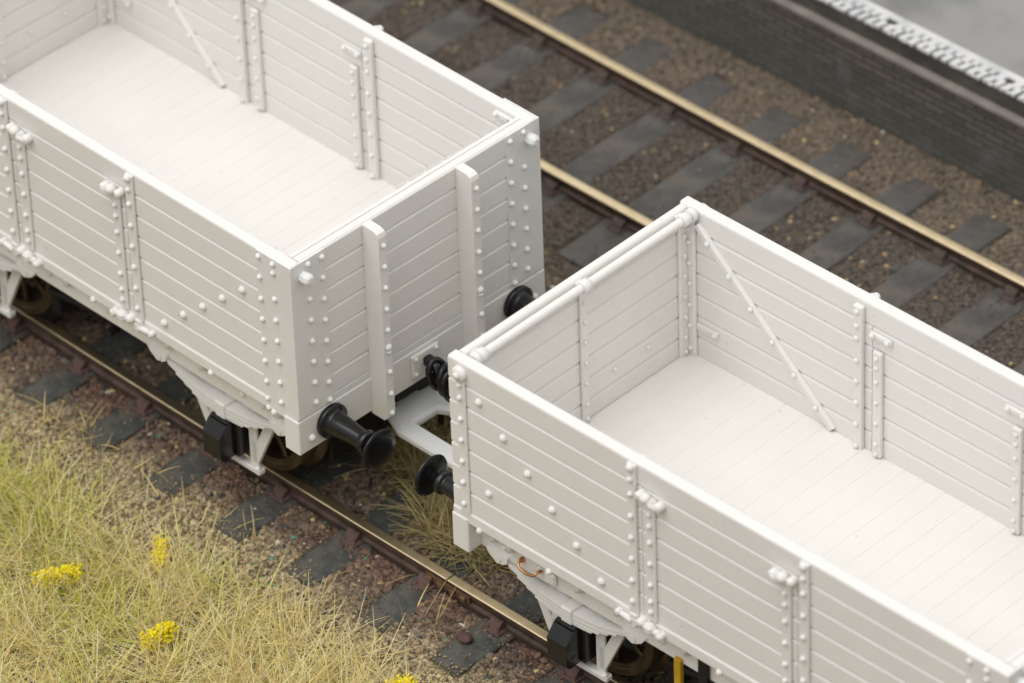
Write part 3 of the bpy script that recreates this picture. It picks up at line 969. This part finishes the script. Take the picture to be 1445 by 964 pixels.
ph = (1 + 5 ** .5) / 2
ICO = np.array([(-1, ph, 0), (1, ph, 0), (-1, -ph, 0), (1, -ph, 0), (0, -1, ph), (0, 1, ph), (0, -1, -ph), (0, 1, -ph), (ph, 0, -1), (ph, 0, 1), (-ph, 0, -1), (-ph, 0, 1)]) / math.sqrt(1 + ph * ph)
ICF = np.array([(0, 11, 5), (0, 5, 1), (0, 1, 7), (0, 7, 10), (0, 10, 11), (1, 5, 9), (5, 11, 4), (11, 10, 2), (10, 7, 6), (7, 1, 8), (3, 9, 4), (3, 4, 2), (3, 2, 6), (3, 6, 8), (3, 8, 9), (4, 9, 5), (2, 4, 11), (6, 2, 10), (8, 6, 7), (9, 8, 1)])
def rand_rot(n):
    q = rng.normal(size=(n, 4)); q /= np.linalg.norm(q, axis=1)[:, None]
    a, b, c, d = q.T
    return np.stack([np.stack([1 - 2 * (c * c + d * d), 2 * (b * c - a * d), 2 * (b * d + a * c)], 1),
                     np.stack([2 * (b * c + a * d), 1 - 2 * (b * b + d * d), 2 * (c * d - a * b)], 1),
                     np.stack([2 * (b * d - a * c), 2 * (c * d + a * b), 1 - 2 * (b * b + c * c)], 1)], 1)
def stones(name, x, y, z, r, col):
    n = len(x)
    V = ICO[None] * (1 + rng.uniform(-.28, .28, (n, 12, 1))) * (r[:, None, None] * rng.uniform(.65, 1.25, (n, 1, 3)))
    V = np.einsum('nij,nkj->nki', rand_rot(n), V)
    V[:, :, 2] *= .8
    V += np.stack([x, y, z], 1)[:, None, :]
    F = (ICF[None] + (np.arange(n) * 12)[:, None, None]).reshape(-1, 3)
    C = np.repeat(col, 12, axis=0)
    o = np_mesh(name, V.reshape(-1, 3) * S, F, STONE, C)
    return o

def near_sleeper_mask(x, y):
    m = np.zeros(len(x), bool)
    for (cy, x0, p, hw) in ((near_y, -.1, 9.7, 2.05), (far_y, -6.3, 9.35, 2.1)):
        k = np.round((x - x0) / p); dx = np.abs(x - x0 - k * p)
        dy = np.abs(y - cy(x))
        m |= (dx < hw) & (dy < 17.0)
    return m
def rail_mask(x, y):
    m = np.zeros(len(x), bool)
    for cy in (near_y, far_y):
        for o in (-8.75, 8.75): m |= np.abs(y - cy(x) - o) < .75
    return m

N0 = 520000
x = rng.uniform(-125, 80, N0); y = rng.uniform(-45, 91, N0)
z = ground_z(x, y)
keep = in_view(np.stack([x, y, z], 1)) & ~rail_mask(x, y)
sl = near_sleeper_mask(x, y)
rd_ = np.minimum(np.abs(np.abs(y - near_y(x)) - 8.75), np.abs(np.abs(y - far_y(x)) - 8.75))
keep &= (~sl) | (rng.random(N0) < .05 + .4 * np.clip((.6 - y) / 2.0, 0, 1) + .45 * np.clip((3.0 - rd_ + 1.2 * (vnoise(x, y, 1.5, 77) - .5)) / 1.2, 0, 1))
keep &= y < 89.1 + x * PLA - .3
# hidden strip under the rear of the wagons and beyond needs fewer
keep &= ~((y > 12) & (y < 40) & (rng.random(N0) < .55))
keep &= ~((y < -7) & (rng.random(N0) < .55))
x, y, z, sl = x[keep], y[keep], z[keep], sl[keep]
z = np.where(sl, ZS + .02, z + rng.uniform(-.05, .16, len(x)))
n = len(x)
u = rng.random(n)
verge = np.clip((1.7 - y + 3.5 * (vnoise(x, y, 4, 5) - .5)) / 5.0, 0, 1)
far = np.clip((y - 46) / 6, 0, 1)
outer = far * np.clip((y - 77) / 4, 0, 1)
r = (.20 + .22 * rng.random(n) ** 2) * (1 - .3 * verge)
r = np.where(sl, r * .45, r) * (1 - .18 * far)
brown = np.array([.165, .125, .092]); red = np.array([.155, .085, .066]); sand = np.array([.44, .36, .215]); grey = np.array([.105, .086, .070]); tan = np.array([.24, .165, .095])
nearrail = np.exp(-((y - near_y(x) + 9.9) / 2.6) ** 2) * (.4 + .6 * (vnoise(x, y, 6, 9) > .42))
col = brown[None] * (1 - verge)[:, None] + sand[None] * verge[:, None]
col = col * (1 - .8 * nearrail)[:, None] + red[None] * (.8 * nearrail)[:, None]
farc = grey * (1 - outer)[:, None] + np.array([.165, .130, .100])[None] * outer[:, None]
col = col * (1 - far)[:, None] + farc * far[:, None]
col *= 1 + rng.uniform(-.5, .4, (n, 1)) * (1 - .45 * far)[:, None]
sel = (u < .10 - .085 * far)[:, None]; col = np.where(sel, tan * rng.uniform(.7, 1.5, (n, 1)), col)
sel = ((u > .10) & (u < .135))[:, None]; col = np.where(sel, np.array([.07, .072, .07]) * rng.uniform(.6, 1.5, (n, 1)), col)
sel = ((u > .17) & (u < .18 - .006 * far))[:, None]; col = np.where(sel, np.array([.55, .45, .22]), col)
sel = ((u > .18) & (u < .1825) & (y < 6))[:, None]; col = np.where(sel, np.array([.09, .30, .22]), col)
sel = ((u > .1825) & (u < .186 - .0025 * far))[:, None]; col = np.where(sel, np.array([.55, .52, .48]), col)
o = stones("ballast", x, y, z, r, col); o["kind"] = "stuff"
o["label"] = "fine brown and sandy ballast between the sleepers"

# ------------------------------------------------------------------ grass
def blades(x, y, ln, wd, lean, azim, col, curl):
    n = len(x); SEG = 5
    t = np.linspace(0, 1, SEG)[None, :]
    z0 = ground_z(x, y)[:, None]
    th = lean[:, None] + curl[:, None] * t           # angle from the vertical grows along the fibre
    dt = (ln / (SEG - 1))[:, None]
    hx = np.cumsum(np.concatenate([np.zeros((n, 1)), np.sin(th[:, 1:]) * dt], 1), 1)
    hz = np.cumsum(np.concatenate([np.zeros((n, 1)), np.cos(th[:, 1:]) * dt], 1), 1)
    ca, sa = np.cos(azim)[:, None], np.sin(azim)[:, None]
    P = np.stack([x[:, None] + hx * ca, y[:, None] + hx * sa, np.maximum(z0 + hz, z0 + .05 + .25 * t * rng.random((n, 1)))], 2)
    wv = (wd[:, None] * (1 - .65 * t ** 2) * .5)
    # triangular fibre: three verts per ring so that it has thickness
    side = np.stack([-sa, ca, np.zeros_like(ca)], 2)
    upv = np.array([0, 0, 1.0])
    V = np.stack([P + side * wv[:, :, None], P - side * wv[:, :, None], P + (upv * wv[:, :, None] * 1.2 + np.stack([ca, sa, 0 * ca], 2) * wv[:, :, None] * .6)], 2)
    base = (np.arange(n) * SEG * 3)[:, None, None]
    F = []
    for s in range(SEG - 1):
        for k in range(3):
            k2 = (k + 1) % 3
            F.append([s * 3 + k, s * 3 + k2, (s + 1) * 3 + k2, (s + 1) * 3 + k])
    F = (np.array(F)[None] + base).reshape(-1, 4)
    C = np.repeat(col, SEG * 3, axis=0)
    return V.reshape(-1, 3) * S, F, C

NG = 84000
x = rng.uniform(-75, 45, NG); y = rng.uniform(-50, 3, NG)
dens = np.clip((-4.0 - .09 * np.maximum(0, -8 - x) + 3.0 * (vnoise(x, y, 7, 21) - .5) + 2.0 * (vnoise(x, y, 2.5, 22) - .5) - y - .10 * np.maximum(0, x - 12) ** 1.2) / 5.0, 0, 1)
dens *= .14 + .86 * np.clip((vnoise(x, y, 2.4, 23) - .36) * 4, 0, 1)
kp = (rng.random(NG) < dens) & in_view(np.stack([x, y, 0 * x - 2], 1), .12)
x, y = x[kp], y[kp]
# fibres grow in little tufts that share a direction
n = len(x)
cell = vnoise(x, y, 2.6, 31); cell2 = vnoise(x, y, 1.7, 32)
azim = cell * 4 * math.pi + rng.normal(0, 1.3, n)
lean = np.abs(rng.normal(1.05, .38, n)); curl = rng.normal(.12, .28, n)
ln = rng.uniform(2.2, 6.4, n) * np.clip(.6 + .1 * (-2 - y), .6, 1.1); wd = rng.uniform(.05, .105, n)
gmask = np.clip((vnoise(x, y, 6, 41) + .55 * vnoise(x, y, 2.2, 42) - .62 - .012 * (x + 14) - .02 * (y + 12)) * 2.6, 0, 1) * np.clip((4 - x) / 14, 0.08, .62)
straw = np.array([.95, .80, .40]); pale = np.array([.97, .90, .60]); green = np.array([.60, .62, .12]); olive = np.array([.78, .66, .32]); pink = np.array([.92, .78, .50])
u = rng.random(n)
col = np.where((u < .45)[:, None], straw, np.where((u < .80)[:, None], pale, np.where((u < .88)[:, None], olive, pink)))
isg = rng.random(n) < gmask * .72
col = np.where(isg[:, None], green * rng.uniform(.8, 1.35, (n, 1)), col)
lem = (rng.random(n) < .16) & ~isg
col = np.where(lem[:, None], np.array([.92, .82, .36]), col)
col = np.minimum(col * rng.uniform(.76, 1.2, (n, 1)), .97)
parts = [blades(x, y, ln, wd, lean, azim, col, curl)]
# scrubby tuft between the rails below the couplings, and thin strays on the ballast
def patch(cx, cy, rx, ry, m, scale, dark):
    a = rng.uniform(0, 2 * math.pi, m); rr = np.sqrt(rng.random(m))
    px = cx + rx * rr * np.cos(a); py = cy + ry * rr * np.sin(a)
    c = np.where((rng.random(m) < .55)[:, None], straw, olive) * rng.uniform(.55, 1.1, (m, 1)) * dark
    return blades(px, py, rng.uniform(2, 5.5, m) * scale, rng.uniform(.08, .15, m), np.abs(rng.normal(.9, .35, m)), rng.uniform(0, 2 * math.pi, m), c, rng.normal(.3, .4, m))
parts.append(patch(7.5, 14.5, 6.5, 4.2, 1500, 1.0, .8))
parts.append(patch(-2.0, 19.0, 9.0, 4.0, 1100, 1.0, .75))
parts.append(patch(-31, -1.5, 8, 2.0, 50, .9, 1.1))
parts.append(patch(-14, -.8, 9, 2.0, 30, .8, 1.1))
parts.append(patch(10, .8, 9, 2.6, 22, .8, 1.0))
parts.append(patch(-36, 46, 12, 3, 90, .7, .6))
parts.append(patch(0, 56, 8, 3.5, 80, .8, .6))
off = 0; VV = []; FF = []; CC = []
for (V, F, C) in parts:
    VV.append(V); FF.append(F + off); CC.append(C); off += len(V)
o = np_mesh("grass", np.concatenate(VV), np.concatenate(FF), GRASS, np.concatenate(CC)); o["kind"] = "stuff"
o["label"] = "dry straw and green static grass on the verge"

# ------------------------------------------------------------------ small things
def flower(cx, cy, lx, ly, hgt, label):
    b = MB()
    rd = random.Random(int(cx * 10 + cy))
    z0 = float(ground_z(cx, cy))
    for k in range(480):
        t = rd.uniform(-1, 1)
        px = cx + lx * t + max(-.6, min(.6, rd.gauss(0, .34))); py = cy + ly * t + max(-.6, min(.6, rd.gauss(0, .34)))
        pz = z0 + hgt * (.35 + .65 * rd.random()) + .5 * t
        r = rd.uniform(.10, .19)
        J = [(p * (1 + rd.uniform(-.3, .3))) for p in ICO]
        b.add([(px + q[0] * r, py + q[1] * r, pz + q[2] * r) for q in J], [list(f) for f in ICF])
    o = b.build("yellow_flower", FLOWER, None, (cx, cy, z0))
    o.location = (cx * S, cy * S, z0 * S)
    s = MB()
    for k in range(9):
        t = rd.uniform(-1, 1)
        s.tube([(cx + lx * t * .4, cy + ly * t * .4, z0 - .1), (cx + lx * t * .8 + rd.uniform(-.3, .3), cy + ly * t * .8, z0 + hgt * .7)], .07, 5)
    s.build("stem", STEM, o, (cx, cy, z0))
    tag(o, label, "flower", "yellow flower tufts in the grass")
STEM = mat("stem_green", (0.16, 0.20, 0.04), 0.8)
flower(-16.4, -17.4, 1.5, 1.2, 2.6, "long yellow flower tuft near the left edge, farthest left of the four in the grass")
flower(-11.3, -8.9, -.9, 1.0, 2.2, "yellow flower tuft nearest the rail, at the top edge of the green grass")
flower(-2.9, -17.0, .6, 1.1, 2.8, "upright yellow flower tuft standing alone in the straw below the middle sleepers")
flower(19.3, -7.3, .9, .7, 2.4, "yellow flower tuft cut by the bottom edge of the picture")
b = MB()
rd = random.Random(5)
vs = [(18.16 + p[0] * 1.15 * rd.uniform(.85, 1.1), 2.4 + p[1] * .9 * rd.uniform(.85, 1.1), ZS + .4 + p[2] * .65 * rd.uniform(.85, 1.1)) for p in ICO]
b.add(vs, [list(f) for f in ICF], True)
o = b.build("pebble", PEB, None, (18.16, 2.4, ZS)); o.location = (1.816, .24, ZS * S)
sub = o.modifiers.new("round", 'SUBSURF'); sub.levels = 2; sub.render_levels = 2
tag(o, "rounded brown pebble lying on the sleeper by the right wagon's axle box", "pebble")
